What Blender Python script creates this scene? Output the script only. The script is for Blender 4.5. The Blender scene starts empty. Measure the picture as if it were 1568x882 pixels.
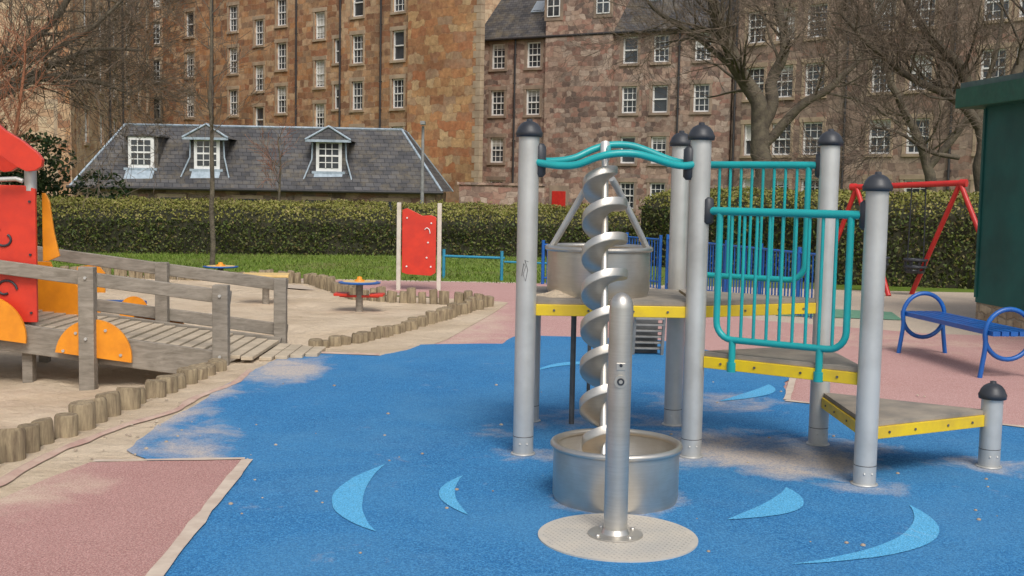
import bpy, math, random
import numpy as np
from mathutils import Vector, Matrix, noise
random.seed(7); np.random.seed(7)
scene=bpy.context.scene
R=math.radians
# ------------------------------------------------------------------ materials
class NT:
    def __init__(s,name):
        s.m=bpy.data.materials.new(name); s.m.use_nodes=True
        s.t=s.m.node_tree; s.b=s.t.nodes['Principled BSDF']; s.tc=s.n('ShaderNodeTexCoord').outputs['Object']
    def n(s,ty,**k):
        x=s.t.nodes.new(ty)
        for a,b in k.items(): setattr(x,a,b)
        return x
    def l(s,a,b): s.t.links.new(a,b)
    def val(s,sock,v):
        if hasattr(v,'is_output'): s.l(v,sock)
        else: sock.default_value=v
    def math(s,op,a,b=0.0,c=None,clamp=False):
        x=s.n('ShaderNodeMath',operation=op); x.use_clamp=clamp
        s.val(x.inputs[0],a); s.val(x.inputs[1],b)
        if c is not None: s.val(x.inputs[2],c)
        return x.outputs[0]
    def noise(s,scale,detail=4,rough=.55,vec=None,dist=0):
        x=s.n('ShaderNodeTexNoise'); x.inputs['Scale'].default_value=scale; x.inputs['Detail'].default_value=detail
        x.inputs['Roughness'].default_value=rough; x.inputs['Distortion'].default_value=dist
        s.l(vec if vec is not None else s.tc,x.inputs['Vector']); return x.outputs['Fac']
    def ramp(s,fac,stops,interp='LINEAR'):
        x=s.n('ShaderNodeValToRGB'); cr=x.color_ramp; cr.interpolation=interp
        while len(cr.elements)>1: cr.elements.remove(cr.elements[0])
        for i,(p,c) in enumerate(stops):
            e=cr.elements[0] if i==0 else cr.elements.new(p)
            e.position=p
            if not isinstance(c,(tuple,list)): c=(c,c,c)
            e.color=tuple(c[:3])+(1,)
        s.l(fac,x.inputs[0]); return x.outputs[0]
    def mix(s,f,a,b,mode='MIX'):
        x=s.n('ShaderNodeMix',data_type='RGBA',blend_type=mode)
        s.val(x.inputs[0],f)
        for i,v in ((6,a),(7,b)):
            if hasattr(v,'is_output'): s.l(v,x.inputs[i])
            else: x.inputs[i].default_value=tuple(v[:3])+(1,)
        return x.outputs[2]
    def bump(s,h,st=.3,d=.02):
        x=s.n('ShaderNodeBump'); x.inputs['Strength'].default_value=st; x.inputs['Distance'].default_value=d
        s.l(h,x.inputs['Height']); s.l(x.outputs[0],s.b.inputs['Normal'])
    def done(s,col,rough=.6,metal=0,spec=.5):
        if hasattr(col,'is_output'): s.l(col,s.b.inputs['Base Color'])
        else: s.b.inputs['Base Color'].default_value=tuple(col[:3])+(1,)
        s.val(s.b.inputs['Roughness'],rough); s.b.inputs['Metallic'].default_value=metal
        s.b.inputs['Specular IOR Level'].default_value=spec
        return s.m

def M(name,c1,c2=None,rough=.6,metal=0,scale=6,bump=0,bs=60,bd=.004,spec=.5):
    t=NT(name)
    if c2 is None: c2=tuple(x*.8 for x in c1)
    f=t.ramp(t.noise(scale,6,.6),[(.35,0.),(.65,1.)])
    col=t.mix(f,c1,c2)
    if bump: t.bump(t.noise(bs,3),bump,bd)
    rr=t.math('MULTIPLY_ADD',t.noise(scale*2.3,4),.25,rough-.12)
    return t.done(col,rr,metal,spec)

def stone(name,cols,bw=.55,bh=.30,mortar=(.24,.19,.14),stain=.6,warp=.12):
    t=NT(name)
    sep=t.n('ShaderNodeSeparateXYZ'); t.l(t.tc,sep.inputs[0])
    u=t.math('ADD',sep.outputs[0],sep.outputs[1])
    n1=t.math('MULTIPLY',t.math('SUBTRACT',t.noise(1.6,3),.5),warp*4); n2=t.math('MULTIPLY',t.math('SUBTRACT',t.noise(1.3,3,.5,None,.3),.5),warp*3.4)
    n3=t.math('MULTIPLY',t.math('SUBTRACT',t.noise(6,2),.5),.16)
    cmb=t.n('ShaderNodeCombineXYZ'); t.l(t.math('ADD',t.math('ADD',u,n1),n3),cmb.inputs[0]); t.l(t.math('ADD',t.math('ADD',sep.outputs[2],n2),n3),cmb.inputs[1])
    def brick(w,h,sq):
        b=t.n('ShaderNodeTexBrick'); b.inputs['Scale'].default_value=1; b.inputs['Brick Width'].default_value=w; b.inputs['Row Height'].default_value=h
        b.inputs['Mortar Size'].default_value=.018; b.inputs['Mortar Smooth'].default_value=.7; b.squash=sq; b.squash_frequency=3; b.offset=.37
        b.inputs['Color1'].default_value=(0,0,0,1); b.inputs['Color2'].default_value=(1,1,1,1); b.inputs['Mortar'].default_value=(.5,.5,.5,1)
        t.l(cmb.outputs[0],b.inputs['Vector']); return b
    b=brick(bw,bh,.55); g=t.noise(4.,8,.72)
    f=t.math('ADD',t.math('MULTIPLY',b.outputs['Color'],.75),t.math('MULTIPLY',t.noise(1.1,4,.7),.25))
    n=len(cols); col=t.ramp(f,[(.04+i/(n)*.96,c) for i,c in enumerate(cols)],'LINEAR')
    col=t.mix(.7,col,t.ramp(g,[(.25,.35),(.75,1.3)]),'MULTIPLY')
    col=t.mix(stain,col,t.ramp(t.noise(.22,6,.65),[(.3,.5),(.7,1.3)]),'MULTIPLY')
    col=t.mix(t.math('MULTIPLY',b.outputs['Fac'],.6),col,mortar)
    t.bump(t.math('SUBTRACT',t.math('MULTIPLY',g,.8),b.outputs['Fac']),.6,.03)
    return t.done(col,.9,0,.2)

stone_red=stone('red_sandstone',[(.38,.16,.08),(.56,.35,.19),(.25,.13,.08),(.52,.26,.12),(.60,.42,.26),(.38,.17,.09),(.33,.22,.14),(.54,.30,.15)],.85,.40,(.3,.22,.15))
stone_orange=stone('orange_sandstone',[(.50,.23,.10),(.60,.38,.19),(.36,.17,.09),(.56,.30,.14),(.46,.19,.09),(.42,.27,.17),(.62,.42,.23)],1.15,.52,(.32,.22,.14),.7,.2)
stone_brown=stone('brown_rubble',[(.34,.21,.16),(.23,.15,.12),(.47,.34,.26),(.38,.21,.16),(.18,.13,.11),(.52,.40,.32),(.38,.26,.20)],.62,.31,(.33,.26,.2),.6,.17)
stone_dark=stone('dark_rubble',[(.29,.19,.145),(.40,.29,.22),(.20,.135,.11),(.45,.34,.26),(.33,.20,.15)],.7,.34,(.29,.22,.17),.6,.16)
stone_tan=stone('tan_ashlar',[(.55,.36,.22),(.64,.45,.29),(.46,.27,.16),(.66,.5,.33)],.8,.38,(.4,.28,.18),.5,.04)
dressed=M('dressed_stone',(.46,.35,.24),(.30,.22,.15),.85,scale=1.3,bump=.3,bs=12,bd=.01)
dressed_dark=M('dressed_stone_weathered',(.35,.26,.19),(.20,.15,.115),.85,scale=1.1,bump=.3,bs=12,bd=.01)
white=M('white_window_paint',(.80,.79,.76),(.68,.67,.64),.45,scale=3)
glass=M('window_glass',(.02,.025,.03),(.07,.08,.09),.1,scale=.7,spec=.8)
blind=M('window_blind',(.58,.56,.5),(.36,.35,.32),.8,scale=1.5)
pipe_m=M('black_pipe',(.025,.025,.028),(.045,.04,.04),.5)
reddoor=M('red_door_paint',(.6,.03,.02),(.45,.02,.015),.4)
lead=M('lead_flashing',(.40,.47,.53),(.26,.32,.37),.5)
def slate(name,c1,c2):
    t=NT(name)
    sep=t.n('ShaderNodeSeparateXYZ'); t.l(t.tc,sep.inputs[0])
    cmb=t.n('ShaderNodeCombineXYZ'); t.l(t.math('ADD',sep.outputs[0],t.math('MULTIPLY',sep.outputs[1],.35)),cmb.inputs[0]); t.l(sep.outputs[2],cmb.inputs[1])
    b=t.n('ShaderNodeTexBrick'); b.inputs['Scale'].default_value=1; b.inputs['Brick Width'].default_value=.34; b.inputs['Row Height'].default_value=.17
    b.inputs['Mortar Size'].default_value=.012; b.inputs['Mortar Smooth'].default_value=.3
    b.inputs['Color1'].default_value=tuple(c1)+(1,); b.inputs['Color2'].default_value=tuple(c2)+(1,); b.inputs['Mortar'].default_value=(.02,.02,.022,1)
    t.l(cmb.outputs[0],b.inputs['Vector'])
    g=t.noise(.7,7,.7); col=t.mix(.8,b.outputs['Color'],t.ramp(g,[(.3,.45),(.72,1.4)]),'MULTIPLY')
    col=t.mix(t.ramp(t.noise(1.1,8,.78),[(.48,0.),(.70,.75)]),col,(.19,.155,.10))
    t.bump(b.outputs['Fac'],-.5,.02)
    return t.done(col,.65,0,.3)
slate_m=slate('slate_roof',(.06,.06,.065),(.12,.115,.115))
slate_b=slate('slate_roof_brown',(.09,.085,.09),(.15,.14,.135))

steel=M('galvanised_steel',(.62,.615,.585),(.48,.47,.44),.45,.5,scale=2.5,bump=.05,bs=90)
def stainless(name,c1,c2,r):
    t=NT(name)
    mp=t.n('ShaderNodeMapping'); mp.inputs['Scale'].default_value=(6,6,90); t.l(t.tc,mp.inputs[0])
    f=t.noise(1.5,5,.6,mp.outputs[0]); g=t.noise(4,5)
    col=t.mix(f,c1,c2); col=t.mix(t.ramp(g,[(.42,0.),(.75,.6)]),col,(.36,.30,.23))
    rr=t.math('MULTIPLY_ADD',g,.3,r-.12)
    return t.done(col,rr,.85)
inox=stainless('stainless_steel',(.64,.62,.57),(.48,.455,.41),.38)
cap_m=M('black_rubber_cap',(.02,.023,.03),(.04,.043,.05),.45)
teal=M('teal_paint',(.006,.36,.36),(.012,.29,.30),.35,scale=4)
yellow=M('yellow_paint',(.80,.56,.01),(.62,.42,.03),.45,scale=5)
deckm=M('deck_rubber',(.17,.155,.135),(.33,.28,.22),.85,scale=3,bump=.3,bs=180)
redp=M('red_paint',(.66,.045,.02),(.54,.035,.02),.4)
orangep=M('orange_paint',(.85,.31,.015),(.70,.24,.015),.4)
bluep=M('blue_paint',(.01,.12,.43),(.014,.09,.33),.35)
darkp=M('dark_grey_metal',(.16,.155,.145),(.09,.09,.09),.5,.4)
greenk=M('green_cladding',(.006,.10,.085),(.005,.065,.055),.55,scale=1.5,bump=.1,bs=8)
greenf=M('green_fascia',(.008,.10,.065),(.006,.075,.05),.5)
def woodm(name,c1,c2):
    t=NT(name); mp=t.n('ShaderNodeMapping'); mp.inputs['Scale'].default_value=(3,14,14); t.l(t.tc,mp.inputs[0])
    f=t.noise(2,6,.65,mp.outputs[0],.6); g=t.noise(3,4)
    col=t.mix(t.ramp(f,[(.3,0.),(.7,1.)]),c1,c2); col=t.mix(.5,col,t.ramp(g,[(.3,.6),(.7,1.2)]),'MULTIPLY')
    t.bump(f,.4,.006); return t.done(col,.85,0,.2)
wood=woodm('weathered_wood',(.34,.30,.25),(.19,.165,.13))
plank=woodm('light_planks',(.60,.50,.37),(.40,.33,.24))
def logm():
    t=NT('log_wood'); mp=t.n('ShaderNodeMapping'); mp.inputs['Scale'].default_value=(16,16,2); t.l(t.tc,mp.inputs[0])
    f=t.noise(2,6,.65,mp.outputs[0],.4); g=t.noise(2.5,5,.7)
    col=t.mix(t.ramp(f,[(.3,0.),(.7,1.)]),(.40,.32,.20),(.15,.11,.075)); col=t.mix(.7,col,t.ramp(g,[(.3,.55),(.7,1.25)]),'MULTIPLY')
    t.bump(f,.5,.01); return t.done(col,.9,0,.15)
log_m=logm()
barkm=M('bark',(.15,.125,.085),(.075,.06,.045),.9,scale=5,bump=.8,bs=22,bd=.03)
twigm=M('twig_bark',(.20,.15,.105),(.11,.085,.065),.9)
redtwig=M('red_twigs',(.36,.15,.08),(.24,.10,.055),.9)

def leafm(name,cols):
    t=NT(name); g=t.n('ShaderNodeNewGeometry')
    c=t.ramp(g.outputs['Random Per Island'],[(i/len(cols),x) for i,x in enumerate(cols)])
    c=t.mix(.75,c,t.ramp(t.noise(1.3,5,.65),[(.3,.5),(.7,1.4)]),'MULTIPLY')
    return t.done(c,.6,0,.3)
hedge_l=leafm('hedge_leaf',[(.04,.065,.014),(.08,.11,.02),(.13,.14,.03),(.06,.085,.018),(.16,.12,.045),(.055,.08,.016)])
hedge_lit_top=leafm('hedge_lit_top_leaf',[(.19,.20,.04),(.26,.24,.06),(.16,.18,.035),(.30,.24,.10),(.22,.22,.045)])  # olive-brown top leaves, also paler: light on the hedge top painted in
hedge_core=M('hedge_core',(.022,.026,.01),(.04,.035,.018),.9)
shrub_l=leafm('shrub_leaf',[(.015,.035,.012),(.03,.055,.017),(.05,.075,.02)])
grass_l=leafm('grass_blade',[(.08,.15,.014),(.12,.19,.018),(.17,.22,.035),(.09,.13,.016)])

def grassg():
    t=NT('grass_ground'); f=t.noise(3,8,.7); g=t.noise(.4,5)
    c=t.mix(t.ramp(f,[(.3,0.),(.7,1.)]),(.08,.14,.016),(.16,.21,.04)); c=t.mix(t.ramp(g,[(.48,0.),(.7,.8)]),c,(.21,.18,.08))
    t.bump(t.noise(20,5),.5,.03); return t.done(c,.95,0,.1)
def sandm():
    t=NT('sand'); f=t.noise(1.3,8,.65); g=t.noise(160,2)
    c=t.mix(t.ramp(f,[(.35,0.),(.68,1.)]),(.74,.60,.44),(.58,.45,.31)); c=t.mix(.4,c,t.ramp(g,[(.3,.6),(.7,1.2)]),'MULTIPLY')
    v=t.n('ShaderNodeTexVoronoi',feature='SMOOTH_F1'); v.inputs['Scale'].default_value=3.2; t.l(t.tc,v.inputs['Vector'])
    h=t.math('ADD',t.math('ADD',t.noise(7,6,.65),t.math('MULTIPLY',g,.15)),t.math('MULTIPLY',v.outputs['Distance'],.9)); t.bump(h,1.,.07); return t.done(c,.95,0,.1)
SAND=(.60,.48,.36)
def rubber(name,c1,c2,specks,spots,left=None,amount=.5,wear=None):
    t=NT(name)
    sp=t.noise(95,2,.5); f=t.noise(1.1,6,.65)
    c=t.mix(t.ramp(f,[(.35,0.),(.65,1.)]),c1,c2)
    c=t.mix(t.ramp(sp,[(.40,0.),(.62,1.)]),c,specks)
    sp2=t.noise(230,1,.5); c=t.mix(.75,c,t.ramp(sp2,[(.3,.45),(.65,1.35)]),'MULTIPLY')
    if wear: c=t.mix(t.ramp(t.noise(.8,8,.7,None,.5),[(.42,0.),(.72,.5)]),c,wear)
    sep=t.n('ShaderNodeSeparateXYZ'); t.l(t.tc,sep.inputs[0])
    tot=None
    for (x,y,rx,ry,s) in spots:
        dx=t.math('DIVIDE',t.math('SUBTRACT',sep.outputs[0],x),rx); dy=t.math('DIVIDE',t.math('SUBTRACT',sep.outputs[1],y),ry)
        d=t.math('ADD',t.math('MULTIPLY',dx,dx),t.math('MULTIPLY',dy,dy))
        k=t.math('MULTIPLY',t.math('SUBTRACT',1.,d,clamp=True),s)
        tot=k if tot is None else t.math('MAXIMUM',tot,k)
    if left is not None:
        k=t.math('MULTIPLY',t.math('SUBTRACT',left[0],sep.outputs[0]),left[1],clamp=True)
        tot=k if tot is None else t.math('MAXIMUM',tot,k)
    n1=t.noise(1.9,9,.72,dist=.4)
    if tot is None: tot=0.0
    dust=t.ramp(t.math('ADD',n1,t.math('MULTIPLY',tot,.42)),[(.62,0.),(.92,.85)])
    base=t.math('MULTIPLY',t.ramp(t.noise(.9,9,.75),[(.55,0.),(.85,1.)]),amount)
    dust=t.math('MAXIMUM',dust,base)
    dust=t.math('MULTIPLY',dust,t.ramp(sp,[(.3,.5),(.6,1.)]))
    c=t.mix(dust,c,SAND)
    t.bump(sp,.45,.005)
    return t.done(c,.9,0,.2)
posts_xy=[(.09,7.31),(1.17,7.33),(1.19,8.34),(2.10,7.77),(2.09,6.69),(3.03,7.20)]
spots=[(x,y,.35,.35,.55) for x,y in posts_xy]+[(.6,6.25,.48,.46,.85),(1.75,7.30,.8,.6,1.2),(1.5,7.6,1.2,.8,.85),(.75,8.5,.8,.7,.45),(-2.1,7.3,.45,1.1,.75),(-2.1,10.6,.55,1.3,.95),(1.7,9.3,.8,.7,.55),(3.2,7.2,.9,.4,.5),(-.1,7.9,.3,.2,.5)]
blue_r=rubber('blue_rubber',(.02,.125,.31),(.03,.165,.375),(.06,.245,.48),spots,(-2.05,2.2),.05,(.09,.25,.42))
lblue_r=rubber('light_blue_rubber',(.07,.33,.60),(.09,.37,.62),(.13,.43,.68),[],None,.15)
pink_r=rubber('pink_rubber',(.34,.165,.145),(.40,.21,.185),(.48,.29,.26),[(-2.7,6.2,.6,1.2,.8)],None,.3)
pinkfar_r=rubber('pink_rubber_far',(.43,.225,.20),(.48,.27,.245),(.54,.34,.31),[(-.6,15,.8,4,.8),(4.5,13.5,2,1.5,.45)],None,.35)
tan_r=rubber('tan_concrete',(.50,.40,.31),(.43,.35,.27),(.56,.47,.37),[(6,18,4,4,.5)],None,.4)
stripe_m=M('beige_stripe',(.60,.50,.40),(.48,.38,.30),.9,scale=8)
curb_m=M('rubber_kerb',(.42,.26,.21),(.54,.40,.31),.9,scale=6,bump=.4,bs=60)
grass_m=grassg(); sand_m=sandm()

# ------------------------------------------------------------------ mesh builder
class MB:
    def __init__(s): s.v=[];s.f=[];s.m=[];s.s=[]
    def add(s,V,F,mi=0,sm=False):
        o=len(s.v); s.v+= [tuple(x) for x in V]
        for f in F: s.f.append(tuple(i+o for i in f)); s.m.append(mi); s.s.append(sm)
    def box(s,c,sz,mi=0,rz=0,mat=None):
        hx,hy,hz=sz[0]/2,sz[1]/2,sz[2]/2
        V=[Vector((x,y,z)) for x in(-hx,hx) for y in(-hy,hy) for z in(-hz,hz)]
        m=mat if mat is not None else Matrix.Rotation(rz,3,'Z')
        V=[m@p+Vector(c) for p in V]
        s.add(V,[(0,1,3,2),(4,6,7,5),(0,4,5,1),(2,3,7,6),(0,2,6,4),(1,5,7,3)],mi)
    def beam(s,a,b,w,h,mi=0):
        a=Vector(a);b=Vector(b);d=b-a;L=d.length;d.normalize()
        up=Vector((0,0,1)); 
        if abs(d.z)>.95: up=Vector((0,1,0))
        y=up.cross(d).normalized(); z=d.cross(y)
        m=Matrix((d,y,z)).transposed(); s.box((a+b)/2,(L,w,h),mi,mat=m)
    def tube(s,pts,r,n=12,mi=0,closed=False,caps=True):
        P=[Vector(p) for p in pts]; k=len(P)
        if not isinstance(r,(list,tuple)): r=[r]*k
        T=[]
        for i in range(k):
            a=P[(i-1)%k] if (i>0 or closed) else P[i]; b=P[(i+1)%k] if (i<k-1 or closed) else P[i]
            T.append((b-a).normalized())
        nrm=T[0].orthogonal().normalized(); V=[]
        for i in range(k):
            nrm=(nrm-T[i]*nrm.dot(T[i]))
            if nrm.length<1e-6: nrm=T[i].orthogonal()
            nrm.normalize(); bn=T[i].cross(nrm)
            for j in range(n):
                a=2*math.pi*j/n; V.append(P[i]+(nrm*math.cos(a)+bn*math.sin(a))*r[i])
        F=[]
        for i in range(k if closed else k-1):
            i2=(i+1)%k
            for j in range(n):
                j2=(j+1)%n; F.append((i*n+j,i*n+j2,i2*n+j2,i2*n+j))
        s.add(V,F,mi,True)
        if caps and not closed:
            s.add(V[:n],[tuple(range(n))[::-1]],mi); s.add(V[-n:],[tuple(range(n))],mi)
    def cyl(s,x,y,z0,z1,r,n=24,mi=0): s.tube([(x,y,z0),(x,y,z1)],r,n,mi)
    def lathe(s,c,prof,n=32,mi=0,sm=True):
        V=[(c[0]+r*math.cos(2*math.pi*j/n),c[1]+r*math.sin(2*math.pi*j/n),c[2]+z) for r,z in prof for j in range(n)]
        F=[(i*n+j,i*n+(j+1)%n,(i+1)*n+(j+1)%n,(i+1)*n+j) for i in range(len(prof)-1) for j in range(n)]
        s.add(V,F,mi,sm)
    def prism(s,poly,z0,z1,mi=0,mit=None):
        n=len(poly); V=[(x,y,z0) for x,y in poly]+[(x,y,z1) for x,y in poly]
        s.add(V,[tuple(range(n))[::-1]]+[(i,(i+1)%n,(i+1)%n+n,i+n) for i in range(n)],mi)
        s.add(V[n:],[tuple(range(n))],mi if mit is None else mit)
    def slab(s,prof,y0,y1,mi=0):
        n=len(prof); V=[(x,y0,z) for x,z in prof]+[(x,y1,z) for x,z in prof]
        s.add(V,[tuple(range(n)),tuple(range(2*n-1,n-1,-1))]+[(i,i+n,(i+1)%n+n,(i+1)%n) for i in range(n)],mi)
    def obj(s,name,mats,parent=None,bevel=0,loc=None,rz=0):
        me=bpy.data.meshes.new(name); me.from_pydata(s.v,[],s.f)
        if not isinstance(mats,(list,tuple)): mats=[mats]
        for m in mats: me.materials.append(m)
        me.polygons.foreach_set('material_index',s.m); me.polygons.foreach_set('use_smooth',s.s); me.update()
        o=bpy.data.objects.new(name,me); scene.collection.objects.link(o)
        if loc: o.location=loc
        o.rotation_euler=(0,0,rz)
        if parent: o.parent=parent
        if bevel:
            b=o.modifiers.new('bevel','BEVEL'); b.width=bevel; b.segments=2; b.limit_method='ANGLE'
        return o
def emp(name,loc=(0,0,0),rz=0):
    o=bpy.data.objects.new(name,None); scene.collection.objects.link(o); o.location=loc; o.rotation_euler=(0,0,rz); o.empty_display_size=.2; return o
def smooth(pts,k=6,closed=False):
    P=[Vector(p) for p in pts]; n=len(P); out=[]
    for i in range(n if closed else n-1):
        p0=P[(i-1)%n] if closed or i>0 else P[0]; p1=P[i]; p2=P[(i+1)%n]; p3=P[(i+2)%n] if closed or i+2<n else P[-1]
        for j in range(k):
            t=j/k; out.append(.5*((2*p1)+(p2-p0)*t+(2*p0-5*p1+4*p2-p3)*t*t+(3*p1-p0-3*p2+p3)*t**3))
    if not closed: out.append(P[-1])
    return out

# ------------------------------------------------------------------ ground
def ss(a,b,x):
    t=max(0,min(1,(x-a)/(b-a))); return t*t*(3-2*t)
PIT=[(-13,6.3),(-3.08,6.3),(-3.0,7.05),(-2.93,8.1),(-2.80,9.2),(-2.70,10.1),(-2.62,11.45),(-2.3,11.6),(-1.6,12.75),(-1.12,14.15),(-.42,16.65),(-1.77,16.95),(-2.34,17.3),(-3.5,19.9),(-4.94,20.05),(-7,20.5),(-13,20.7)]
def inpoly(x,y,P):
    c=False;j=len(P)-1
    for i in range(len(P)):
        if (P[i][1]>y)!=(P[j][1]>y) and x<(P[j][0]-P[i][0])*(y-P[i][1])/(P[j][1]-P[i][1])+P[i][0]: c=not c
        j=i
    return c
def pdist(x,y,P):
    best=9
    for i in range(len(P)):
        ax,ay=P[i];bx,by=P[(i+1)%len(P)];dx,dy=bx-ax,by-ay
        t=max(0,min(1,((x-ax)*dx+(y-ay)*dy)/(dx*dx+dy*dy))); best=min(best,math.hypot(x-ax-t*dx,y-ay-t*dy))
    return best
def pit(x,y):
    if not(-13<x<0 and 6<y<21) or not inpoly(x,y,PIT): return 0
    d=pdist(x,y,PIT); dep=.22*(1-ss(12,14.5,y))+.03
    return -dep*ss(0,.35,d)
def far(y): return -1.6*ss(33,44,y)
xs=sorted(set([-400,-200,-100,-60,-40,-30,-20,-16]+[round(-13+.2*i,3) for i in range(66)]+[1,2,3,4,6,8,10,15,20,30,40,60,100,200,400]))
ys=sorted(set([-100,-40,-15,-5,0,3,5,6]+[round(6+.2*i,3) for i in range(76)]+[22,24,26,28,30,32,33,34,35,36,37,38,39,40,41,42,43,44,46,50,60,80,100,150,250,500,900]))
mb=MB(); nx=len(xs)
V=[(x,y,pit(x,y)*1.45+far(y)-(.006 if y<21 else 0)) for y in ys for x in xs]
mb.add(V,[(j*nx+i,j*nx+i+1,(j+1)*nx+i+1,(j+1)*nx+i) for j in range(len(ys)-1) for i in range(nx-1)],0,True)
mb.obj('ground',grass_m)
mb=MB(); st=.1; gx=[-13+st*i for i in range(int(12.9/st)+1)]; gy=[6.2+st*i for i in range(int(14.6/st)+1)]
idx={};V=[];F=[]
for j,y in enumerate(gy):
    for i,x in enumerate(gx):
        z=pit(x,y)+.012
        if z<0: z+=.9*min(1,-z*20)*(.026*noise.noise(Vector((x*1.7,y*1.7,0)))+.024*noise.noise(Vector((x*4.5,y*4.5,3))))
        idx[i,j]=len(V); V.append((x,y,z))
for j in range(len(gy)-1):
    for i in range(len(gx)-1):
        if inpoly(gx[i]+st/2,gy[j]+st/2,PIT): F.append((idx[i,j],idx[i+1,j],idx[i+1,j+1],idx[i,j+1]))
mb.add(V,F,0,True); mb.obj('sandpit_sand',sand_m)

def sheet(name,poly,z,mat,jit=.0,step=.12,seed=0):
    P=[]
    for i in range(len(poly)):
        a=Vector(poly[i]);b=Vector(poly[(i+1)%len(poly)]);L=(b-a).length
        n=max(1,int(L/step)) if jit and L<14 else 1
        for k in range(n):
            q=a.lerp(b,k/n)
            if jit:
                q=q+Vector((noise.noise(Vector((q.x*1.3,q.y*1.3,seed)))+.5*noise.noise(Vector((q.x*5,q.y*5,seed))),noise.noise(Vector((q.x*1.3,q.y*1.3,seed+9)))+.5*noise.noise(Vector((q.x*5,q.y*5,seed+9)))))*jit
            P.append((q.x,q.y,z))
    m=MB(); m.add(P,[tuple(range(len(P)))]); o=m.obj(name,mat); return o
sheet('paving',[(-30,-6),(30,-6),(30,14),(12,20.9),(6,20.9),(2.5,21.3),(-7,21.1),(-2.6,18.5),(-.2,17.6),(-.2,5),(-30,5)],.001,tan_r)
sheet('pink_path',[(-.3,10.5),(9,6),(9.6,13.6),(5.2,14.4),(3.3,15.6),(2.6,17.5),(1.5,21.0),(-1,20.95),(-3.9,20.9),(-1.7,18.4),(-.25,17.1),(-1.3,12)],.005,pinkfar_r,.04,seed=2)
sheet('green_mat',[(3.7,16.2),(5.4,15.9),(5.6,17.0),(4.4,17.4)],.009,M('green_rubber',(.10,.26,.16),(.16,.3,.2),.9,scale=9))
outer=[(-3.08,5.6),(-1.7,5.6),(-1.7,6.9),(-1.9,7.2),(-2.0,11),(-1.2,11.3),(-.72,12.9),(-.22,15.96),(-.05,17.3),(-.5,17.7),(-1.9,17.9),(-2.9,19),(-3.6,20.4),(-7,20.9),(-13,21.1),
 (-13,20.7),(-7,20.5),(-4.94,20.05),(-3.5,19.9),(-2.34,17.3),(-1.77,16.95),(-.42,16.65),(-1.12,14.15),(-1.6,12.75),(-2.3,11.6),(-2.62,11.45),(-2.70,10.1),(-2.80,9.2),(-2.93,8.1),(-3.0,7.05),(-3.08,6.3)]
sheet('sand_spill',outer,.009,sand_m)
sheet('sand_verge',[(-13,2),(-2.6,2),(-2.6,5.6),(-3.08,5.6),(-3.08,6.3),(-13,6.3)],.0095,sand_m)
blue=[(-2.0,1),(-2.0,6.2),(-2.2,6.98),(-2.40,7.2),(-2.44,8.07),(-2.41,9.39),(-2.33,10.42),(-2.24,11.62),(-1.32,11.51),(-.94,12.4),(-.09,12.6),(.05,13.4),(1.7,13.2),(2.75,11.2),(2.25,9.43),(3.84,8.5),(9,5.9),(9,1)]
sheet('blue_rubber_surface',blue,.015,blue_r,.07,seed=1)
sheet('pink_rubber_surface',[(-1.6,7.0),(-2.51,6.85),(-2.62,6.4),(-2.68,6.0),(-3.4,5.5),(-3.6,1),(-1.2,1),(-1.38,3),(-1.49,4.91)],.020,pink_r,.02,seed=3)
def strip(name,pts,w,z,mat,h=0,wob=0):
    P=[Vector((a,b)) for a,b in pts]; m=MB(); Lf=[];Rt=[]
    Q=[]
    for i in range(len(P)-1):
        n=max(1,int((P[i+1]-P[i]).length/.1)); Q+=[P[i].lerp(P[i+1],k/n) for k in range(n)]
    Q.append(P[-1])
    if wob: Q=[q+Vector((noise.noise(Vector((q.x*1.5,q.y*1.5,5))),0))*wob for q in Q]
    for i,q in enumerate(Q):
        d=(Q[min(i+1,len(Q)-1)]-Q[max(i-1,0)]).normalized(); nn=Vector((-d.y,d.x))
        ww=w*(1+.6*noise.noise(Vector((q.x*4,q.y*4,1))))
        Lf.append((*(q+nn*ww/2),z)); Rt.append((*(q-nn*ww/2),z))
    n=len(Q); mid=[(*q,z+h) for q in Q]; V=Lf+mid+Rt
    F=[(i,i+n,i+n+1,i+1) for i in range(n-1)]+[(i+n,i+2*n,i+2*n+1,i+n+1) for i in range(n-1)]
    m.add(V,F,0,h>0); return m.obj(name,mat)
strip('surface_edging',[(-1.40,3),(-1.51,4.91),(-1.60,6.98)],.07,.025,stripe_m)
strip('surface_edging',[(-1.62,7.0),(-2.1,6.93),(-2.5,6.87)],.05,.025,stripe_m)
strip('surface_edging',[(2.78,11.2),(2.28,9.43)],.06,.021,stripe_m)
strip('surface_edging',[(2.26,9.40),(3.84,8.47),(9,5.87)],.06,.021,stripe_m)
strip('rubber_kerb',[(-2.9,5.9),(-2.82,6.3),(-2.8,7.2),(-2.67,7.93),(-2.48,8.54),(-2.42,9.4),(-2.36,10.42)],.07,.018,curb_m,.015,.09)
strip('rubber_kerb',[(-2.3,11.75),(-2.0,11.62),(-1.32,11.55)],.06,.020,curb_m,.012)
def crescent(o1,o2,o3,inn,name='painted_crescent'):
    def q(a,b,c,t):
        c2=(2*b[0]-.5*(a[0]+c[0]),2*b[1]-.5*(a[1]+c[1]))
        return ((1-t)**2*a[0]+2*t*(1-t)*c2[0]+t*t*c[0],(1-t)**2*a[1]+2*t*(1-t)*c2[1]+t*t*c[1])
    out=[q(o1,o2,o3,i/14) for i in range(15)]; inner=[q(o3,inn,o1,i/14) for i in range(1,14)]
    return sheet(name,out+inner,.0195,lblue_r,.012,.05,6)
crescent((-.75,6.95),(-.95,6.17),(-.64,5.55),(-.79,6.2))
crescent((-.26,6.7),(-.38,6.28),(-.2,5.87),(-.29,6.3))
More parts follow.
